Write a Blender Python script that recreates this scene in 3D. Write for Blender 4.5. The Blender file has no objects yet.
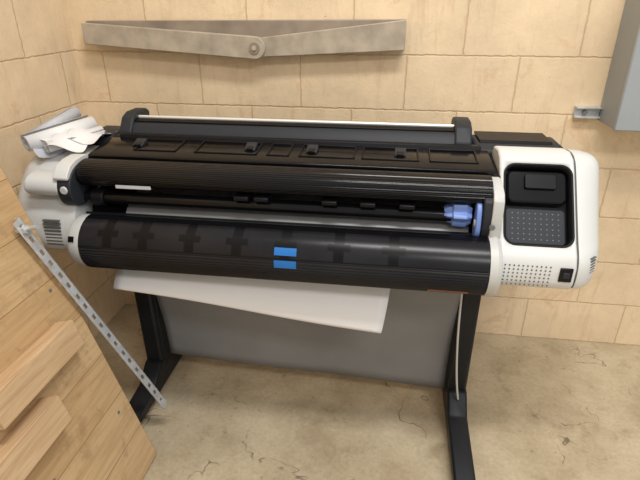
import bpy, bmesh, math, random
from mathutils import Vector, Matrix
random.seed(4)
scene = bpy.context.scene
scene.view_settings.view_transform = 'Standard'

# ---------------------------------------------------------------- materials
def new_mat(name, col, rough=0.5, metal=0.0, coat=0.0, var=0.0, vscale=8.0, bump=0.0, bscale=60.0, spec=0.5):
    m = bpy.data.materials.new(name); m.use_nodes = True
    nt = m.node_tree; b = nt.nodes['Principled BSDF']
    b.inputs['Base Color'].default_value = (*col, 1)
    b.inputs['Roughness'].default_value = rough
    b.inputs['Metallic'].default_value = metal
    b.inputs['Coat Weight'].default_value = coat
    b.inputs['Coat Roughness'].default_value = 0.08
    b.inputs['Specular IOR Level'].default_value = spec
    tc = nt.nodes.new('ShaderNodeTexCoord')
    n = nt.nodes.new('ShaderNodeTexNoise'); n.inputs['Scale'].default_value = vscale; n.inputs['Detail'].default_value = 5
    nt.links.new(tc.outputs['Object'], n.inputs['Vector'])
    if var > 0:
        mr = nt.nodes.new('ShaderNodeMapRange'); mr.inputs[1].default_value = .3; mr.inputs[2].default_value = .7
        mr.inputs[3].default_value = 1 - var; mr.inputs[4].default_value = 1 + var * .4
        hs = nt.nodes.new('ShaderNodeHueSaturation'); hs.inputs['Color'].default_value = (*col, 1)
        nt.links.new(n.outputs['Fac'], mr.inputs[0]); nt.links.new(mr.outputs[0], hs.inputs['Value'])
        nt.links.new(hs.outputs[0], b.inputs['Base Color'])
    if bump > 0:
        n2 = nt.nodes.new('ShaderNodeTexNoise'); n2.inputs['Scale'].default_value = bscale; n2.inputs['Detail'].default_value = 4
        nt.links.new(tc.outputs['Object'], n2.inputs['Vector'])
        bp = nt.nodes.new('ShaderNodeBump'); bp.inputs['Strength'].default_value = bump; bp.inputs['Distance'].default_value = .002
        nt.links.new(n2.outputs['Fac'], bp.inputs['Height']); nt.links.new(bp.outputs[0], b.inputs['Normal'])
    return m

M_white = new_mat('white_plastic', (.66, .67, .655), .42, var=.04, bump=.05)
M_white2 = new_mat('offwhite_plastic', (.55, .555, .54), .45, var=.05)
M_black = new_mat('gloss_black', (.005, .005, .0065), .17, var=.2, spec=.28)
M_black2 = new_mat('satin_black', (.007, .007, .009), .42, var=.2, bump=.05, spec=.2)
M_smoke = new_mat('smoked_lid', (.014, .014, .017), .26, var=.35, vscale=5, spec=.24)
M_clip = new_mat('clip_black', (.004, .004, .005), .32, spec=.2)
M_dgray = new_mat('dark_gray_plastic', (.024, .027, .033), .5, var=.1, bump=.1, spec=.28)
M_mgray = new_mat('mid_gray_metal', (.18, .185, .19), .45, metal=.2, var=.1)
M_silver = new_mat('silver_metal', (.85, .85, .83), .35, metal=.5)
M_galv = new_mat('galvanised_steel', (.58, .60, .62), .45, metal=.35, var=.2, vscale=40)
M_blue = new_mat('blue_plastic', (.17, .27, .62), .4)
M_bluesticker = new_mat('blue_sticker', (.012, .16, .52), .4)
M_brown = new_mat('brown_sticker', (.22, .09, .04), .5)
M_paper = new_mat('paper_white', (.80, .80, .80), .7, var=.03, vscale=3)
M_paper2 = new_mat('paper_grey', (.56, .58, .62), .6, var=.15, vscale=12)
M_fabric = new_mat('grey_fabric', (.235, .237, .24), .85, var=.12, vscale=4, bump=.2, bscale=250)
M_leg = new_mat('leg_black', (.010, .011, .014), .45, var=.2, bump=.1, spec=.3)
M_hole = new_mat('hole_dark', (.10, .10, .095), .8)
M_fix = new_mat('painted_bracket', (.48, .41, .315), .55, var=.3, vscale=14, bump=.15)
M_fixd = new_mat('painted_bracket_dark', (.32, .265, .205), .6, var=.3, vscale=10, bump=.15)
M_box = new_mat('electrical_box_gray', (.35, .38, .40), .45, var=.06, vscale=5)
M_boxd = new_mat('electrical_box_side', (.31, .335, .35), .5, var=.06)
M_rubber = new_mat('rubber_black', (.010, .010, .010), .6, spec=.3)

def wall_mat(name, axis, shift, base):
    m = bpy.data.materials.new(name); m.use_nodes = True
    nt = m.node_tree; N = nt.nodes; L = nt.links; b = N['Principled BSDF']
    b.inputs['Roughness'].default_value = .6
    b.inputs['Specular IOR Level'].default_value = .35
    geo = N.new('ShaderNodeNewGeometry'); sx = N.new('ShaderNodeSeparateXYZ'); cx = N.new('ShaderNodeCombineXYZ')
    L.new(geo.outputs['Position'], sx.inputs[0])
    ad = N.new('ShaderNodeMath'); ad.operation = 'ADD'; ad.inputs[1].default_value = shift
    L.new(sx.outputs[axis], ad.inputs[0]); L.new(ad.outputs[0], cx.inputs[0])
    L.new(sx.outputs['Z'], cx.inputs[1])
    nz = N.new('ShaderNodeTexNoise'); nz.inputs['Scale'].default_value = 45; nz.inputs['Detail'].default_value = 5
    L.new(geo.outputs['Position'], nz.inputs['Vector'])
    wob = N.new('ShaderNodeMixRGB'); wob.blend_type = 'LINEAR_LIGHT'; wob.inputs[0].default_value = .005
    L.new(cx.outputs[0], wob.inputs[1]); L.new(nz.outputs['Color'], wob.inputs[2])
    br = N.new('ShaderNodeTexBrick')
    br.inputs['Scale'].default_value = 1
    br.inputs['Brick Width'].default_value = .4064; br.inputs['Row Height'].default_value = .2032
    br.inputs['Mortar Size'].default_value = .0046; br.inputs['Mortar Smooth'].default_value = .9
    br.inputs['Bias'].default_value = 0
    br.inputs['Color1'].default_value = (*base, 1)
    br.inputs['Color2'].default_value = (base[0]*.98, base[1]*.975, base[2]*.96, 1)
    br.inputs['Mortar'].default_value = (base[0]*.78, base[1]*.72, base[2]*.64, 1)
    L.new(wob.outputs[0], br.inputs['Vector'])
    def noise(s, d, r, dist=0, vec=None):
        n = N.new('ShaderNodeTexNoise'); n.inputs['Scale'].default_value = s; n.inputs['Detail'].default_value = d
        n.inputs['Roughness'].default_value = r; n.inputs['Distortion'].default_value = dist
        L.new(vec or geo.outputs['Position'], n.inputs['Vector']); return n
    n1 = noise(2.6, 9, .7)
    mr = N.new('ShaderNodeMapRange'); mr.inputs[1].default_value = .36; mr.inputs[2].default_value = .6; mr.inputs[3].default_value = .84; mr.inputs[4].default_value = 1.04
    L.new(n1.outputs['Fac'], mr.inputs[0])
    hs = N.new('ShaderNodeHueSaturation'); L.new(br.outputs['Color'], hs.inputs['Color']); L.new(mr.outputs[0], hs.inputs['Value'])
    mp = N.new('ShaderNodeMapping'); mp.inputs['Scale'].default_value = (6, 6, .8); L.new(geo.outputs['Position'], mp.inputs[0])
    n6 = noise(2.4, 9, .75, .3, mp.outputs[0])
    r6 = N.new('ShaderNodeMapRange'); r6.inputs[1].default_value = .54; r6.inputs[2].default_value = .70; r6.inputs[4].default_value = .5
    L.new(n6.outputs['Fac'], r6.inputs[0])
    mx0 = N.new('ShaderNodeMixRGB'); mx0.inputs[2].default_value = (base[0]*.66, base[1]*.57, base[2]*.47, 1)
    L.new(r6.outputs[0], mx0.inputs[0]); L.new(hs.outputs[0], mx0.inputs[1])
    n2 = noise(6, 10, .78, .6)
    r2 = N.new('ShaderNodeMapRange'); r2.inputs[1].default_value = .56; r2.inputs[2].default_value = .61; r2.inputs[3].default_value = 0; r2.inputs[4].default_value = .55
    L.new(n2.outputs['Fac'], r2.inputs[0])
    mx = N.new('ShaderNodeMixRGB'); mx.inputs[2].default_value = (base[0]*.84, base[1]*.73, base[2]*.66, 1)
    L.new(r2.outputs[0], mx.inputs[0]); L.new(mx0.outputs[0], mx.inputs[1])
    prev = mx.outputs[0]
    for s, lo, hi, amt in ((20, .65, .70, .8), (9, .68, .73, .7)):
        n4 = noise(s, 10, .78, 1.0)
        r4 = N.new('ShaderNodeMapRange'); r4.inputs[1].default_value = lo; r4.inputs[2].default_value = hi; r4.inputs[3].default_value = 0; r4.inputs[4].default_value = amt
        L.new(n4.outputs['Fac'], r4.inputs[0])
        mx2 = N.new('ShaderNodeMixRGB'); mx2.inputs[2].default_value = (base[0]*.36, base[1]*.29, base[2]*.24, 1)
        L.new(r4.outputs[0], mx2.inputs[0]); L.new(prev, mx2.inputs[1]); prev = mx2.outputs[0]
    L.new(prev, b.inputs['Base Color'])
    n3 = noise(60, 8, .7)
    mm = N.new('ShaderNodeMath'); mm.operation = 'MULTIPLY_ADD'; mm.inputs[1].default_value = -1.1
    L.new(br.outputs['Fac'], mm.inputs[0]); L.new(n3.outputs['Fac'], mm.inputs[2])
    bp = N.new('ShaderNodeBump'); bp.inputs['Strength'].default_value = .6; bp.inputs['Distance'].default_value = .003
    L.new(mm.outputs[0], bp.inputs['Height']); L.new(bp.outputs[0], b.inputs['Normal'])
    return m
M_wallb = wall_mat('painted_block_back', 'X', -.046, (.87, .69, .465))
M_walll = wall_mat('painted_block_left', 'Y', .1, (.84, .67, .46))

def floor_mat():
    m = bpy.data.materials.new('stained_concrete'); m.use_nodes = True
    nt = m.node_tree; N = nt.nodes; L = nt.links; b = N['Principled BSDF']
    b.inputs['Roughness'].default_value = .5
    geo = N.new('ShaderNodeNewGeometry')
    def noise(s, d, r, dist=0, off=0, sc=(1, 1, 1)):
        n = N.new('ShaderNodeTexNoise'); n.inputs['Scale'].default_value = s; n.inputs['Detail'].default_value = d
        n.inputs['Roughness'].default_value = r; n.inputs['Distortion'].default_value = dist
        mp = N.new('ShaderNodeMapping'); mp.inputs['Location'].default_value = (off, off*.7, 0); mp.inputs['Scale'].default_value = sc
        L.new(geo.outputs['Position'], mp.inputs[0]); L.new(mp.outputs[0], n.inputs['Vector']); return n
    n1 = noise(3.0, 9, .68)
    cr = N.new('ShaderNodeValToRGB')
    cr.color_ramp.elements[0].position = .36; cr.color_ramp.elements[0].color = (.39, .31, .20, 1)
    cr.color_ramp.elements[1].position = .60; cr.color_ramp.elements[1].color = (.56, .47, .325, 1)
    L.new(n1.outputs['Fac'], cr.inputs[0])
    prev = cr.outputs[0]
    for s, lo, hi, amt, off, col in ((7, .54, .68, .5, 3.1, (.27, .20, .12, 1)), (19, .62, .69, .8, 7.7, (.12, .085, .055, 1)), (45, .66, .71, .75, 1.3, (.08, .06, .045, 1))):
        n2 = noise(s, 9, .72, .2, off)
        r2 = N.new('ShaderNodeMapRange'); r2.inputs[1].default_value = lo; r2.inputs[2].default_value = hi; r2.inputs[4].default_value = amt
        L.new(n2.outputs['Fac'], r2.inputs[0])
        mx = N.new('ShaderNodeMixRGB'); mx.inputs[2].default_value = col
        L.new(r2.outputs[0], mx.inputs[0]); L.new(prev, mx.inputs[1]); prev = mx.outputs[0]
    # a few hairline cracks
    n3 = noise(2.0, 4, .55, .3, 5.5)
    a = N.new('ShaderNodeMath'); a.operation = 'SUBTRACT'; a.inputs[1].default_value = .5; L.new(n3.outputs['Fac'], a.inputs[0])
    ab = N.new('ShaderNodeMath'); ab.operation = 'ABSOLUTE'; L.new(a.outputs[0], ab.inputs[0])
    r3 = N.new('ShaderNodeMapRange'); r3.inputs[1].default_value = .0008; r3.inputs[2].default_value = .003; r3.inputs[3].default_value = .8; r3.inputs[4].default_value = 0
    L.new(ab.outputs[0], r3.inputs[0])
    n4 = noise(4, 5, .65, 0, 2)
    r4 = N.new('ShaderNodeMapRange'); r4.inputs[1].default_value = .50; r4.inputs[2].default_value = .56
    L.new(n4.outputs['Fac'], r4.inputs[0])
    mu = N.new('ShaderNodeMath'); mu.operation = 'MULTIPLY'; L.new(r3.outputs[0], mu.inputs[0]); L.new(r4.outputs[0], mu.inputs[1])
    mx2 = N.new('ShaderNodeMixRGB'); mx2.inputs[2].default_value = (.12, .085, .055, 1)
    L.new(mu.outputs[0], mx2.inputs[0]); L.new(prev, mx2.inputs[1]); prev = mx2.outputs[0]
    n5 = noise(70, 6, .7)
    r5 = N.new('ShaderNodeMapRange'); r5.inputs[1].default_value = .3; r5.inputs[2].default_value = .7; r5.inputs[3].default_value = .86; r5.inputs[4].default_value = 1.1
    L.new(n5.outputs['Fac'], r5.inputs[0])
    hs = N.new('ShaderNodeHueSaturation'); L.new(prev, hs.inputs['Color']); L.new(r5.outputs[0], hs.inputs['Value'])
    L.new(hs.outputs[0], b.inputs['Base Color'])
    bp = N.new('ShaderNodeBump'); bp.inputs['Strength'].default_value = .25; bp.inputs['Distance'].default_value = .002
    L.new(n5.outputs['Fac'], bp.inputs['Height']); L.new(bp.outputs[0], b.inputs['Normal'])
    return m
M_floor = floor_mat()

def wood_mat(name, c1, c2, plank=0.0):
    m = bpy.data.materials.new(name); m.use_nodes = True
    nt = m.node_tree; N = nt.nodes; L = nt.links; b = N['Principled BSDF']
    b.inputs['Roughness'].default_value = .7
    tc = N.new('ShaderNodeTexCoord'); mp = N.new('ShaderNodeMapping')
    mp.inputs['Scale'].default_value = (22, 1.6, 22)
    L.new(tc.outputs['Object'], mp.inputs[0])
    n = N.new('ShaderNodeTexNoise'); n.inputs['Scale'].default_value = 2.2; n.inputs['Detail'].default_value = 8; n.inputs['Roughness'].default_value = .65; n.inputs['Distortion'].default_value = 1.0
    L.new(mp.outputs[0], n.inputs['Vector'])
    cr = N.new('ShaderNodeValToRGB')
    cr.color_ramp.elements[0].position = .34; cr.color_ramp.elements[0].color = (*c2, 1)
    cr.color_ramp.elements[1].position = .60; cr.color_ramp.elements[1].color = (*c1, 1)
    L.new(n.outputs['Fac'], cr.inputs[0]); out = cr.outputs[0]
    if plank > 0:
        br = N.new('ShaderNodeTexBrick'); br.inputs['Scale'].default_value = 1
        br.inputs['Brick Width'].default_value = 1.05; br.inputs['Row Height'].default_value = plank
        br.inputs['Mortar Size'].default_value = .0013; br.inputs['Mortar Smooth'].default_value = .3; br.inputs['Bias'].default_value = 0
        br.inputs['Color1'].default_value = (1, 1, 1, 1); br.inputs['Color2'].default_value = (.88, .83, .76, 1)
        br.inputs['Mortar'].default_value = (.45, .35, .25, 1)
        sp = N.new('ShaderNodeSeparateXYZ'); cb = N.new('ShaderNodeCombineXYZ')
        L.new(tc.outputs['Object'], sp.inputs[0]); L.new(sp.outputs['Y'], cb.inputs[0]); L.new(sp.outputs['X'], cb.inputs[1])
        L.new(cb.outputs[0], br.inputs['Vector'])
        mu = N.new('ShaderNodeMixRGB'); mu.blend_type = 'MULTIPLY'; mu.inputs[0].default_value = 1
        L.new(out, mu.inputs[1]); L.new(br.outputs['Color'], mu.inputs[2]); out = mu.outputs[0]
        for s, lo, hi, amt in ((7, .52, .66, .6), (26, .64, .70, .75)):
            v = N.new('ShaderNodeTexNoise'); v.inputs['Scale'].default_value = s; v.inputs['Detail'].default_value = 9; v.inputs['Roughness'].default_value = .75
            L.new(tc.outputs['Object'], v.inputs['Vector'])
            r = N.new('ShaderNodeMapRange'); r.inputs[1].default_value = lo; r.inputs[2].default_value = hi; r.inputs[4].default_value = amt
            L.new(v.outputs['Fac'], r.inputs[0])
            mx = N.new('ShaderNodeMixRGB'); mx.inputs[2].default_value = (.27, .165, .08, 1) if s == 7 else (.10, .06, .03, 1)
            L.new(r.outputs[0], mx.inputs[0]); L.new(out, mx.inputs[1]); out = mx.outputs[0]
    L.new(out, b.inputs['Base Color'])
    bp = N.new('ShaderNodeBump'); bp.inputs['Strength'].default_value = .3; bp.inputs['Distance'].default_value = .002
    L.new(n.outputs['Fac'], bp.inputs['Height']); L.new(bp.outputs[0], b.inputs['Normal'])
    return m
M_wood = wood_mat('plywood_planks', (.60, .42, .23), (.47, .31, .155), .145)
M_wood2 = wood_mat('pine_block', (.60, .42, .245), (.44, .285, .15))

# ---------------------------------------------------------------- mesh helpers
def finish(bm, name, mat, parent=None, bevel=0, smooth=True, segs=2, mw=None, angle=35):
    bmesh.ops.remove_doubles(bm, verts=bm.verts, dist=1e-6)
    bmesh.ops.recalc_face_normals(bm, faces=bm.faces)
    me = bpy.data.meshes.new(name); bm.to_mesh(me); bm.free()
    o = bpy.data.objects.new(name, me); scene.collection.objects.link(o)
    if mat: me.materials.append(mat)
    if mw is not None: o.matrix_world = mw
    if bevel > 0:
        md = o.modifiers.new('b', 'BEVEL'); md.width = bevel; md.segments = segs; md.limit_method = 'ANGLE'; md.angle_limit = math.radians(30)
        md.harden_normals = False
    if smooth:
        for p in me.polygons: p.use_smooth = True
        try:
            me.set_sharp_from_angle(angle=math.radians(angle))
        except Exception: pass
    if parent:
        o.parent = parent
    return o

def empty(name, loc=(0, 0, 0)):
    e = bpy.data.objects.new(name, None); e.empty_display_size = .1
    scene.collection.objects.link(e); return e

def box(name, x0, x1, y0, y1, z0, z1, mat, parent=None, bevel=.003, mw=None, segs=2):
    bm = bmesh.new(); bmesh.ops.create_cube(bm, size=1)
    for v in bm.verts:
        v.co = Vector(((x0+x1)/2 + v.co.x*(x1-x0), (y0+y1)/2 + v.co.y*(y1-y0), (z0+z1)/2 + v.co.z*(z1-z0)))
    return finish(bm, name, mat, parent, bevel, mw=mw, segs=segs)

def loft(name, sections, mat, parent=None, bevel=0, angle=35):
    bm = bmesh.new(); rings = []
    for x, pts in sections:
        rings.append([bm.verts.new((x, y, z)) for y, z in pts])
    n = len(rings[0])
    for a, b in zip(rings[:-1], rings[1:]):
        for i in range(n):
            bm.faces.new((a[i], a[(i+1) % n], b[(i+1) % n], b[i]))
    bm.faces.new(rings[0]); bm.faces.new(list(reversed(rings[-1])))
    return finish(bm, name, mat, parent, bevel, angle=angle)

def prism(name, pts, x0, x1, mat, parent=None, bevel=0, angle=35):
    return loft(name, [(x0, pts), (x1, pts)], mat, parent, bevel, angle)

def cyl(name, p0, p1, r0, mat, parent=None, r1=None, seg=32, bevel=0):
    p0 = Vector(p0); p1 = Vector(p1); r1 = r0 if r1 is None else r1
    d = p1 - p0; bm = bmesh.new()
    bmesh.ops.create_cone(bm, cap_ends=True, segments=seg, radius1=r0, radius2=r1, depth=d.length)
    q = d.to_track_quat('Z', 'Y').to_matrix().to_4x4()
    bmesh.ops.transform(bm, matrix=Matrix.Translation((p0+p1)/2) @ q, verts=bm.verts)
    return finish(bm, name, mat, parent, bevel)

def smoothpoly(pts, it=2):
    for _ in range(it):
        out = []
        for i in range(len(pts)):
            a = pts[i]; b = pts[(i+1) % len(pts)]
            out.append((a[0]*.75+b[0]*.25, a[1]*.75+b[1]*.25)); out.append((a[0]*.25+b[0]*.75, a[1]*.25+b[1]*.75))
        pts = out
    return pts

def rrect(w, h, r, seg=6):
    pts = []
    for cx, cy, a0 in ((w/2-r, h/2-r, 0), (-w/2+r, h/2-r, 90), (-w/2+r, -h/2+r, 180), (w/2-r, -h/2+r, 270)):
        for i in range(seg+1):
            a = math.radians(a0 + 90*i/seg); pts.append((cx+r*math.cos(a), cy+r*math.sin(a)))
    return pts

def slab(name, pts, z0, z1, mat, parent=None, mw=None, bevel=0, cap_top=True, cap_bot=True):
    bm = bmesh.new()
    a = [bm.verts.new((x, y, z0)) for x, y in pts]; b = [bm.verts.new((x, y, z1)) for x, y in pts]
    n = len(pts)
    for i in range(n): bm.faces.new((a[i], a[(i+1) % n], b[(i+1) % n], b[i]))
    if cap_bot: bm.faces.new(list(reversed(a)))
    if cap_top: bm.faces.new(b)
    return finish(bm, name, mat, parent, bevel, mw=mw)

def tube(name, pts, r, mat, parent=None):
    cu = bpy.data.curves.new(name, 'CURVE'); cu.dimensions = '3D'; cu.bevel_depth = r; cu.bevel_resolution = 3
    s = cu.splines.new('NURBS'); s.points.add(len(pts)-1)
    for p, c in zip(s.points, pts): p.co = (*c, 1)
    s.use_endpoint_u = True; s.order_u = 3
    cu.use_fill_caps = True
    cu.materials.append(mat)
    o = bpy.data.objects.new(name, cu); scene.collection.objects.link(o)
    if parent: o.parent = parent
    return o

# ---------------------------------------------------------------- room
box('wall_back', -1.49, 3.2, 0, .2, 0, 2.8, M_wallb, bevel=0)
box('wall_left', -1.49, -1.29, -4.5, 0, 0, 2.8, M_walll, bevel=0)
box('floor', -1.49, 3.2, -4.5, .2, -.1, 0, M_floor, bevel=0)

# ---------------------------------------------------------------- PRINTER
P = empty('large_format_printer')
XL, XR = -.955, .325
body = [(-.30, .70), (-.30, .985), (-.42, .985), (-.435, .975), (-.60, .955), (-.615, .925), (-.565, .90), (-.55, .835), (-.62, .80), (-.62, .69), (-.60, .675), (-.33, .675)]
prism('chassis', body, XL, XR, M_black2, P, .004)
prism('top_cover', [(-.44, .977), (-.44, .984), (-.455, .988), (-.59, .972), (-.60, .966), (-.60, .957)], -.93, .30, M_black, P, .002)
prism('cover_hinge_strip', [(-.425, .985), (-.425, .998), (-.447, .998), (-.452, .985)], -.90, .28, M_black2, P, .002)
def cov_z(y): return .988 - (-.455 - y) * (.016/.135)
CW = [(-.80, -.66), (-.60, -.40), (-.37, -.30), (-.27, -.10), (-.08, .09), (.12, .26)]
for i, (a, b) in enumerate(CW):
    for j, (u0, u1, v0, v1) in enumerate(((a, b, -.470, -.465), (a, b, -.560, -.555), (a, a+.005, -.56, -.465), (b-.005, b, -.56, -.465))):
        bm = bmesh.new()
        vs = [bm.verts.new((x, y, cov_z(y)+h)) for h in (-.001, .004) for x, y in ((u0, v0), (u1, v0), (u1, v1), (u0, v1))]
        for f in ((0, 1, 2, 3), (4, 5, 6, 7), (0, 1, 5, 4), (1, 2, 6, 5), (2, 3, 7, 6), (3, 0, 4, 7)): bm.faces.new([vs[k] for k in f])
        finish(bm, 'cover_window_frame_%d_%d' % (i+1, j+1), M_clip, P, .001)
for i, x in enumerate((-.80, -.43, -.235, .035)):
    w = .034
    y0, y1 = -.530, -.490
    prism('cover_latch_%d' % (i+1), [(y0, cov_z(y0)-.001), (y0, cov_z(y0)+.006), (y1, cov_z(y1)+.014), (y1+.006, cov_z(y1)-.001)], x-w/2, x+w/2, M_dgray, P, .002)
    prism('latch_pocket_%d' % (i+1), [(y0-.002, cov_z(y0)), (y0-.002, cov_z(y0)+.008), (y0+.02, cov_z(y0)+.012), (y0+.02, cov_z(y0))], x-w/2+.006, x+w/2-.006, M_clip, P, .001)
# rear rail
prism('rear_rail', [(-.27, .90), (-.27, 1.015), (-.29, 1.028), (-.36, 1.028), (-.385, 1.015), (-.405, .985), (-.30, .97)], -.90, .215, M_dgray, P, .005)
prism('rear_rail_groove', [(-.355, 1.026), (-.355, 1.032), (-.372, 1.027), (-.372, 1.018)], -.89, .205, M_clip, P, .001)
cyl('rear_rod', (-.89, -.335, 1.033), (.205, -.335, 1.033), .006, M_silver, P)
for n, (a, b) in (('rail_cap_left', (-.925, -.880)), ('rail_cap_right', (.205, .258))):
    prism(n, [(-.25, .93), (-.25, 1.040), (-.27, 1.052), (-.34, 1.052), (-.375, 1.040), (-.410, .995), (-.410, .97)], a, b, M_dgray, P, .006)
prism('rear_side_right', [(-.27, .80), (-.27, .985), (-.30, 1.0), (-.42, 1.0), (-.45, .985), (-.45, .80)], .262, .53, M_dgray, P, .01)
prism('rear_side_right_lid', [(-.28, 1.0), (-.28, 1.008), (-.40, 1.008), (-.41, 1.0)], .28, .50, M_black2, P, .002)
prism('rear_side_left', [(-.27, .80), (-.27, .975), (-.30, .99), (-.42, .99), (-.45, .975), (-.45, .80)], -1.04, -.935, M_dgray, P, .01)

# ridged front bar
arc = []
for i in range(73):
    a = math.radians(100 - 150*i/72)
    r = .050 + (.0010 if (i//2) % 2 == 0 else 0)
    arc.append((-.635 - r*1.15*math.cos(a), .925 + r*.78*math.sin(a)))
bar = arc + [(-.62, .90), (-.60, .93)]
prism('ridged_front_bar', bar, -.925, .285, M_black, P, 0, angle=20)
box('bar_label', -.80, -.69, -.6955, -.694, .897, .907, M_paper2, P, 0)
for i, x in enumerate((-.42, -.36, -.16, -.05, .06)):
    box('bar_clip_%d' % (i+1), x-.022, x+.022, -.690, -.60, .873, .886, M_black2, P, .003)
cyl('spindle', (-.95, -.655, .850), (.19, -.655, .850), .020, M_black, P)
cyl('spindle_sleeve', (-.90, -.655, .850), (-.86, -.655, .850), .028, M_black2, P, bevel=.003)
hub = []
for i in range(48):
    a = 2*math.pi*i/48; r = .030 + .005*math.cos(6*a)
    hub.append((-.655 + r*math.cos(a), .857 + r*math.sin(a)))
hubs = [(x, [((-.655 + (y+.655)*s), (.857 + (z-.857)*s)) for y, z in hub]) for x, s in ((.165, .55), (.175, .75), (.185, .8), (.19, 1.05), (.225, 1.1), (.232, .9), (.24, .8))]
loft('blue_spindle_hub', hubs, M_blue, P)
prism('blue_lever', smoothpoly([(-.70, .80), (-.715, .83), (-.70, .90), (-.665, .905), (-.655, .85), (-.67, .80)], 2), .248, .262, M_blue, P, .003)
prism('lever_plate', smoothpoly([(-.60, .78), (-.70, .79), (-.72, .86), (-.70, .93), (-.60, .95)], 1), .264, .31, M_dgray, P, .004)
prism('bar_end_trim_right', smoothpoly([(-.60, .955), (-.69, .945), (-.72, .91), (-.715, .80), (-.70, .80), (-.70, .90), (-.68, .93), (-.60, .945)], 1), .286, .314, M_white2, P, .002)
cyl('lever_knob', (.262, -.69, .845), (.245, -.69, .845), .011, M_white2, P, bevel=.002)
cyl('plate_screw', (.288, -.724, .85), (.288, -.73, .85), .008, M_mgray, P, bevel=.001)
prism('platen', [(-.545, .842), (-.548, .856), (-.655, .818), (-.668, .805), (-.66, .795)], -.80, .24, M_mgray, P, .002)
prism('platen_lip', [(-.665, .797), (-.668, .806), (-.68, .800), (-.685, .785)], -.93, .28, M_black2, P, .002)

# front roll lid
RC = (-.72, .731)
prof = []
for i in range(240):
    d = 1.5*i
    a = math.radians(d); r = .083
    dd = d if d < 180 else d-360
    if -70 < dd < 14: r += .0010*math.cos(math.radians(dd*360/6.0))
    prof.append((RC[0] - r*math.cos(a), RC[1] + r*math.sin(a)))
prism('front_roll_cover', prof, -.89, .285, M_smoke, P, 0, angle=25)
def arcpatch(name, x0, x1, d0, d1, r0, r1, mat, seg=10, bevel=0):
    inner = []; outer = []
    for i in range(seg+1):
        a = math.radians(d0 + (d1-d0)*i/seg)
        inner.append((RC[0]-r0*math.cos(a), RC[1]+r0*math.sin(a))); outer.append((RC[0]-r1*math.cos(a), RC[1]+r1*math.sin(a)))
    return prism(name, outer+inner[::-1], x0, x1, mat, P, bevel)
arcpatch('roll_cover_seam', -.89, .28, 13, 15, .080, .0840, M_clip)
arcpatch('roll_top_band', -.89, .28, 78, 100, .080, .0842, M_clip)
for i, x in enumerate((-.80, -.69, -.55, -.41, -.27, -.12, .03)):
    arcpatch('roll_clip_%d' % (i+1), x-.014, x+.014, 15, 78, .081, .0836, M_clip)
    arcpatch('roll_clip_wing_%d' % (i+1), x-.032, x+.032, 36, 50, .081, .0835, M_clip)
arcpatch('label_upper', -.30, -.237, 21, 36, .083, .0852, M_bluesticker)
arcpatch('label_lower', -.30, -.237, -4, 11, .083, .0855, M_bluesticker)
arcpatch('label_brown', .13, .24, -48, -40, .083, .0853, M_brown)
def disc_prof(r, sq=1.0):
    return [(RC[0]-r*math.cos(2*math.pi*i/48), RC[1]+r*math.sin(2*math.pi*i/48)) for i in range(48)]
loft('roll_end_cap_right', [(.285, disc_prof(.086)), (.305, disc_prof(.088)), (.316, disc_prof(.080)), (.320, disc_prof(.066))], M_white2, P)
loft('roll_end_cap_left', [(-.935, disc_prof(.060)), (-.93, disc_prof(.074)), (-.918, disc_prof(.081)), (-.89, disc_prof(.081))], M_white2, P)
arcpatch('cap_button', -.922, -.905, 20, 32, .078, .083, M_black)
prism('lower_beam', [(-.45, .60), (-.45, .69), (-.64, .69), (-.655, .66), (-.62, .62)], -.93, .32, M_black2, P, .006)

# right end housing --------------------------------------------------
prof_r = [(-.44, .70), (-.44, .985), (-.455, 1.005), (-.52, 1.012), (-.56, 1.0), (-.585, .975), (-.715, .812), (-.742, .785), (-.757, .755), (-.757, .705), (-.745, .685), (-.70, .675), (-.47, .675)]
def shrink(pts, cy, cz, sy, sz): return [(cy+(y-cy)*sy, cz+(z-cz)*sz) for y, z in pts]
R_front = loft('right_housing', [(.315, prof_r), (.517, prof_r)], M_white, P, .006)
cy, cz = -.46, .84
sp = smoothpoly(prof_r, 2)
loft('housing_seam', [(.514, shrink(sp, cy, cz, .985, .985)), (.5215, shrink(sp, cy, cz, .985, .985))], M_hole, P, 0)
secs = []
for x, sy, sz in ((.5205, .995, .995), (.533, .995, .995), (.553, .955, .985), (.574, .88, .955), (.589, .78, .91), (.599, .66, .85), (.604, .50, .75)):
    secs.append((x, shrink(sp, cy, cz, sy, sz)))
loft('right_side_cover', secs, M_white, P, 0, angle=50)
ux = Vector((1, 0, 0)); uy = Vector((0, .6235, .7818)); un = Vector((0, -.7818, .6235))
org = Vector((.418, -.650, .8935))
FM = Matrix(((ux.x, uy.x, un.x, org.x), (ux.y, uy.y, un.y, org.y), (ux.z, uy.z, un.z, org.z), (0, 0, 0, 1)))
cut = slab('cutter', rrect(.178, .232, .03), -.045, .06, None, None, mw=FM)
bo = R_front.modifiers.new('cut', 'BOOLEAN'); bo.operation = 'DIFFERENCE'; bo.object = cut; bo.solver = 'EXACT'
bpy.context.view_layer.update()
dg = bpy.context.evaluated_depsgraph_get()
me2 = bpy.data.meshes.new_from_object(R_front.evaluated_get(dg))
R_front.modifiers.clear(); R_front.data = me2
bpy.data.objects.remove(cut)
ln = slab('panel_liner', rrect(.178, .232, .03), -.0448, .0015, M_black2, P, mw=FM, cap_top=False)
so = ln.modifiers.new('s', 'SOLIDIFY'); so.thickness = .004; so.offset = 0
slab('panel_rim', rrect(.186, .24, .033), -.002, .002, M_black2, P, mw=FM, cap_top=False, cap_bot=False).modifiers.new('s', 'SOLIDIFY').thickness = .006
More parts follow.
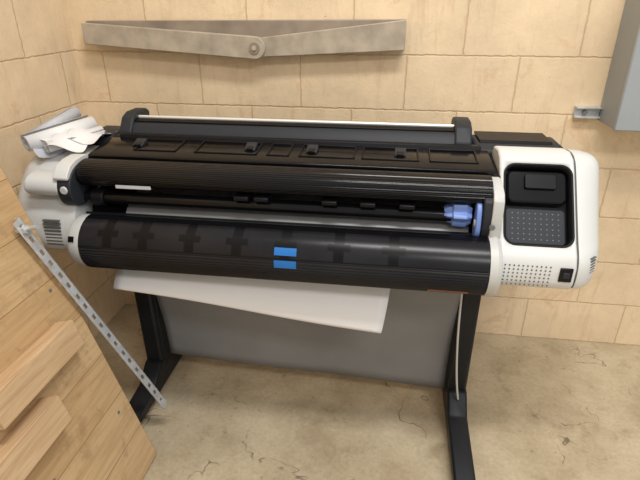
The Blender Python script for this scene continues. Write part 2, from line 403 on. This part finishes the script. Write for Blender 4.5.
# dark glossy display hood and smaller screen block standing on it
slab('display_hood', [(x, y+.056) for x, y in rrect(.162, .096, .018)], -.044, -.012, M_black, P, mw=FM, bevel=.006)
slab('display_screen', [(x+.008, y+.070) for x, y in rrect(.085, .044, .006)], -.0122, -.004, M_clip, P, mw=FM, bevel=.002)
slab('button_tray', [(x, y-.055) for x, y in rrect(.162, .104, .012)], -.044, -.030, M_dgray, P, mw=FM, bevel=.003)
def dots(name, nx, nz, dx, dz, r, mat, mw, parent):
    bm = bmesh.new()
    for i in range(nx):
        for j in range(nz):
            cx = (i-(nx-1)/2)*dx; cyy = (j-(nz-1)/2)*dz
            vs = [bm.verts.new((cx+r*math.cos(k*math.pi/4), cyy+r*math.sin(k*math.pi/4), 0)) for k in range(8)]
            bm.faces.new(vs)
    return finish(bm, name, mat, parent, 0, smooth=False, mw=mw)
dots('tray_dots', 9, 6, .0155, .0150, .0016, M_mgray, FM @ Matrix.Translation((0, -.055, -.0295)), P)
FF = Matrix(((1, 0, 0, .39), (0, 0, -1, -.7576), (0, 1, 0, .728), (0, 0, 0, 1)))
dots('speaker_holes', 11, 6, .0118, .0115, .0024, M_hole, FF @ Matrix.Translation((0, 0, .0004)), P)
box('power_socket', .474, .507, -.762, -.755, .716, .757, M_black, P, .002)
box('power_switch', .482, .499, -.765, -.760, .728, .745, M_dgray, P, .002)
for i in range(6):
    VM = Matrix.Translation((.5635, -.7325 + .0012*max(0, i-2), .738 + i*.008)) @ Matrix.Rotation(math.radians(46), 4, 'Z')
    box('side_vent_%d' % (i+1), -.012, .012, -.0005, .005, -.0012, .0012, M_hole, P, .0003, mw=VM)

# left end housing ---------------------------------------------------
prof_l = smoothpoly([(-.42, .70), (-.42, .95), (-.50, .965), (-.60, .95), (-.70, .84), (-.735, .76), (-.735, .70), (-.70, .675), (-.47, .675)], 2)
secs = []
for x, s in ((-1.175, .60), (-1.168, .76), (-1.155, .88), (-1.13, .95), (-1.09, .99), (-1.04, 1.0), (-.94, 1.0)):
    secs.append((x, shrink(prof_l, -.50, .82, s, s)))
loft('left_housing', secs, M_white, P, 0, angle=50)
for i in range(8):
    z = .715 + i*.011
    box('left_vent_%d' % (i+1), -1.04, -.985, -.7365+.0004*i, -.725, z, z+.004, M_hole, P, .0005)
prism('left_arm', smoothpoly([(-.64, .865), (-.71, .865), (-.735, .89), (-.72, .925), (-.66, .935), (-.63, .91)], 2), -1.075, -.965, M_white, P, .004)
prism('left_bracket', smoothpoly([(-.58, .84), (-.68, .825), (-.725, .85), (-.735, .91), (-.69, .955), (-.60, .965)], 2), -.968, -.925, M_dgray, P, .003)
cyl('left_bracket_ring', (-.945, -.735, .895), (-.945, -.72, .895), .012, M_white2, P, bevel=.003)
prism('left_bracket_rim', smoothpoly([(-.60, .955), (-.69, .945), (-.725, .92), (-.73, .935), (-.69, .97), (-.60, .975)], 1), -.975, -.93, M_white, P, .002)

# stand -------------------------------------------------------------
def leg(tag, x):
    prism('leg_%s' % tag, [(-.46, .05), (-.45, .62), (-.57, .62), (-.56, .05)], x-.032, x+.032, M_leg, P, .01)
    prism('leg_panel_%s' % tag, [(-.48, .10), (-.475, .58), (-.545, .58), (-.54, .10)], x-.036, x+.036, M_rubber, P, .004)
    foot = [(-.20, .03), (-.20, .055), (-.40, .085), (-.46, .14), (-.57, .14), (-.64, .085), (-.93, .06), (-.955, .045), (-.955, .03)]
    prism('foot_%s' % tag, foot, x-.034, x+.034, M_leg, P, .008)
    for k, y in enumerate((-.24, -.91)):
        cyl('caster_%s_%d' % (tag, k+1), (x-.018, y, .025), (x+.018, y, .025), .025, M_rubber, P, bevel=.003)
    box('leg_top_%s' % tag, x-.045, x+.045, -.60, -.40, .61, .66, M_leg, P, .006)
leg('left', -.855); leg('right', .295)
box('stand_crossbar', -.83, .27, -.49, -.46, .30, .36, M_leg, P, .004)

bm = bmesh.new(); rows = []
for j in range(13):
    t = j/12; row = []
    for i in range(41):
        s = i/40
        x = -.82 + s*1.08
        z = .60 - t*(.475 + .045*s)
        y = -.585 + .09*math.sin(t*math.pi*.5) + .003*math.sin(s*9+t*2)
        row.append(bm.verts.new((x, y, z)))
    rows.append(row)
for a, b in zip(rows[:-1], rows[1:]):
    for i in range(40): bm.faces.new((a[i], a[i+1], b[i+1], b[i]))
f = finish(bm, 'collection_bin_fabric', M_fabric, P, 0, angle=80)
f.modifiers.new('s', 'SOLIDIFY').thickness = .002

tube('loose_cord', [(.255, -.60, .64), (.257, -.605, .50), (.265, -.61, .35), (.28, -.615, .2), (.295, -.60, .13)], .0035, M_white2, P)

# printed paper hanging out
bm = bmesh.new(); rows = []
for j in range(17):
    t = j/16; row = []
    for i in range(31):
        s = i/30
        x = -.845 + s*.88 - .025*t*s
        ln_ = .082 + .086*s
        z = .645 - t*ln_*(1.0 - .10*t) + .004*math.sin(s*6)*t
        y = -.655 - .085*math.sin(t*1.5) * (1.0) - .012*t*s
        row.append(bm.verts.new((x, y, z)))
    rows.append(row)
for a, b in zip(rows[:-1], rows[1:]):
    for i in range(30): bm.faces.new((a[i], a[i+1], b[i+1], b[i]))
pp = finish(bm, 'printed_paper_sheet', M_paper, P, 0, angle=80)
pp.modifiers.new('s', 'SOLIDIFY').thickness = .0006

# papers piled on left housing : loosely rolled sheets + flat sheets
PS = empty('rolled_paper_bundle')
def paper_roll(name, p0, p1, r, turns, mat):
    p0 = Vector(p0); p1 = Vector(p1); d = p1-p0
    q = d.to_track_quat('Z', 'Y').to_matrix().to_4x4()
    bm = bmesh.new(); nseg = int(28*turns); a = []; b = []
    for i in range(nseg+1):
        t = i/nseg; ang = 2*math.pi*turns*t; rr = r*(.45+.55*t)
        a.append(bm.verts.new((rr*math.cos(ang), rr*math.sin(ang), 0)))
        b.append(bm.verts.new((rr*1.08*math.cos(ang+.1), rr*1.08*math.sin(ang+.1), d.length)))
    for i in range(nseg): bm.faces.new((a[i], a[i+1], b[i+1], b[i]))
    o = finish(bm, name, mat, PS, 0, mw=Matrix.Translation(p0) @ q, angle=80)
    o.modifiers.new('s', 'SOLIDIFY').thickness = .0006
paper_roll('paper_roll_large', (-1.135, -.60, .995), (-1.02, -.40, 1.02), .030, 2.2, M_paper)
paper_roll('paper_roll_small', (-1.065, -.60, .985), (-.975, -.43, 1.0), .019, 2.4, M_paper)
paper_roll('paper_roll_grey', (-1.16, -.53, 1.0), (-1.10, -.36, 1.05), .022, 2.1, M_paper2)
for k in range(6):
    bm = bmesh.new(); bmesh.ops.create_grid(bm, x_segments=8, y_segments=8, size=.5)
    w, h = random.uniform(.09, .13), random.uniform(.12, .18)
    ph = random.uniform(0, 6)
    for v in bm.verts:
        x, y = v.co.x, v.co.y
        v.co = Vector((x*w, y*h, .008*math.sin(x*5+ph)+.008*math.cos(y*7+ph*2)))
    mw = Matrix.Translation((-1.09 + .020*k, random.uniform(-.56, -.46), .978 + .005*k)) @ Matrix.Rotation(random.uniform(-.6, .2), 4, 'Z') @ Matrix.Rotation(random.uniform(-.15, .1), 4, 'X') @ Matrix.Rotation(random.uniform(-.15, .35), 4, 'Y')
    finish(bm, 'sheet_%d' % (k+1), M_paper if k % 3 else M_paper2, PS, 0, mw=mw, angle=20)

# ---------------------------------------------------------------- wall bracket (two arms)
S = empty('wall_mounted_folding_bracket')
def arm(name, pts, y0, y1, mat, bev=.003):
    bm = bmesh.new(); n = len(pts)
    a = [bm.verts.new((x, y0, z)) for x, z in pts]; b = [bm.verts.new((x, y1, z)) for x, z in pts]
    for i in range(n): bm.faces.new((a[i], a[(i+1) % n], b[(i+1) % n], b[i]))
    bm.faces.new(a); bm.faces.new(b[::-1])
    return finish(bm, name, mat, S, bev)
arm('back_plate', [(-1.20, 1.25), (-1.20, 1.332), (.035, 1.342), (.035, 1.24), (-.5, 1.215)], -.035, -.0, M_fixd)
arm('arm_left', [(-1.20, 1.25), (-1.20, 1.326)] + [(-.52+.040*math.sin(a), 1.243+.040*math.cos(a)) for a in [math.pi*i/14 for i in range(15)]], -.070, -.034, M_fix)
arm('arm_right', [(-.53, 1.208), (-.53, 1.275), (.035, 1.342), (.035, 1.240)], -.058, -.034, M_fix)
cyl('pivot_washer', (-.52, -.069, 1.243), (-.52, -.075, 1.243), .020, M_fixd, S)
cyl('pivot_bolt', (-.52, -.073, 1.243), (-.52, -.081, 1.243), .009, M_fix, S, seg=6)

# ---------------------------------------------------------------- electrical box
E = empty('electrical_cabinet')
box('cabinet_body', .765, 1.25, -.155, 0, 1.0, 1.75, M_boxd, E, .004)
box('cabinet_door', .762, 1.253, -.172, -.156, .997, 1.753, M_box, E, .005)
box('door_latch', 1.20, 1.22, -.182, -.170, 1.35, 1.42, M_galv, E, .003)
C = empty('conduit_strut')
box('strut_back', .675, .764, -.012, -.0, 1.01, 1.05, M_galv, C, .001)
box('strut_top', .675, .764, -.030, -.010, 1.044, 1.05, M_galv, C, .001)
box('strut_bottom', .675, .764, -.030, -.010, 1.01, 1.016, M_galv, C, .001)
cyl('strut_bolt', (.71, -.012, 1.03), (.71, -.024, 1.03), .008, M_mgray, C, seg=6)

# ---------------------------------------------------------------- wooden panel leaning on left wall
up = Vector((-.2725, 0, .962)).normalized()
nz_ = Vector((.962, 0, .2725))
yl = nz_.cross(up)
WM = Matrix(((up.x, yl.x, nz_.x, -.72), (up.y, yl.y, nz_.y, -.87), (up.z, yl.z, nz_.z, 0), (0, 0, 0, 1)))
ysg = 1 if yl.y > 0 else -1
W = empty('wooden_panel')
def wbox(name, s0, s1, d0, d1, h0, h1, mat, par=W, bevel=.003):
    ya, yb = sorted((-ysg*d0, -ysg*d1))
    return box(name, s0, s1, ya, yb, h0, h1, mat, par, bevel, mw=WM)
wbox('panel_board', .007, 1.99, 0, 1.7, -.022, 0, M_wood)
wbox('cleat_1', .54, .62, .10, .42, .0005, .058, M_wood2, bevel=.002)
wbox('cleat_2', .415, .495, .26, .62, .0005, .058, M_wood2, bevel=.002)
for k, (s, d) in enumerate(((.25, .06), (.7, .06), (.3, .35), (.95, .1), (.12, .3), (.78, .3))):
    cyl('screw_%d' % (k+1), WM @ Vector((s, -ysg*d, 0)), WM @ Vector((s, -ysg*d, .002)), .005, M_mgray, W, seg=12)

# perforated steel strap
a0 = WM @ Vector((.885, -ysg*.062, .022)); b0 = Vector((-.735, -.755, .12))
T = empty('slotted_steel_strap')
d = (b0-a0); Ls = d.length; dx = d.normalized(); nrm = (nz_ - dx*nz_.dot(dx)).normalized(); dy = nrm.cross(dx)
TM = Matrix(((dx.x, dy.x, nrm.x, a0.x), (dx.y, dy.y, nrm.y, a0.y), (dx.z, dy.z, nrm.z, a0.z), (0, 0, 0, 1)))
hw = .016
box('rail_a', -.03, Ls, -hw, -hw+.010, 0, .003, M_galv, T, .0005, mw=TM)
box('rail_b', -.03, Ls, hw-.010, hw, 0, .003, M_galv, T, .0005, mw=TM)
box('flange', -.03, Ls, hw-.003, hw, -.016, .003, M_galv, T, .0005, mw=TM)
n = 19
for i in range(n+1):
    x = -.03 + (Ls+.03)*i/n
    wd = .010 if i % 2 else .014
    box('web_%d' % i, max(x-wd, -.03), min(x+wd, Ls), -.0065, .0065, 0, .003, M_galv, T, 0, mw=TM)
cyl('strap_end', TM @ Vector((Ls, 0, 0)), TM @ Vector((Ls, 0, .003)), hw, M_galv, T, seg=24)
cyl('strap_bolt', TM @ Vector((0, 0, -.0205)), TM @ Vector((0, 0, .045)), .006, M_galv, T, seg=16)
cyl('strap_nut', TM @ Vector((0, 0, .003)), TM @ Vector((0, 0, .013)), .013, M_galv, T, seg=6)

# ---------------------------------------------------------------- lights
def area(name, loc, size, sy, power, col=(1, .975, .94), tgt=None):
    l = bpy.data.lights.new(name, 'AREA'); l.shape = 'RECTANGLE'; l.size = size; l.size_y = sy; l.energy = power; l.color = col
    o = bpy.data.objects.new(name, l); scene.collection.objects.link(o); o.location = loc
    if tgt:
        o.rotation_euler = (Vector(tgt)-Vector(loc)).to_track_quat('-Z', 'Y').to_euler()
    return o
area('ceiling_light_main', (.3, -1.5, 3.4), 1.3, .4, 56)
area('ceiling_light_far', (1.4, -3.4, 3.4), 1.6, .6, 66)
w = bpy.data.worlds.new('World'); scene.world = w; w.use_nodes = True
w.node_tree.nodes['Background'].inputs[0].default_value = (1, .99, .97, 1)
w.node_tree.nodes['Background'].inputs[1].default_value = .60

# ---------------------------------------------------------------- camera
cam = bpy.data.cameras.new('camera'); co = bpy.data.objects.new('camera', cam); scene.collection.objects.link(co)
cam.sensor_width = 36; cam.lens = 28.125; cam.clip_start = .02
co.location = (0, -2.01, 1.40)
co.rotation_euler = (math.radians(90-25.5), 0, math.radians(8))
scene.camera = co
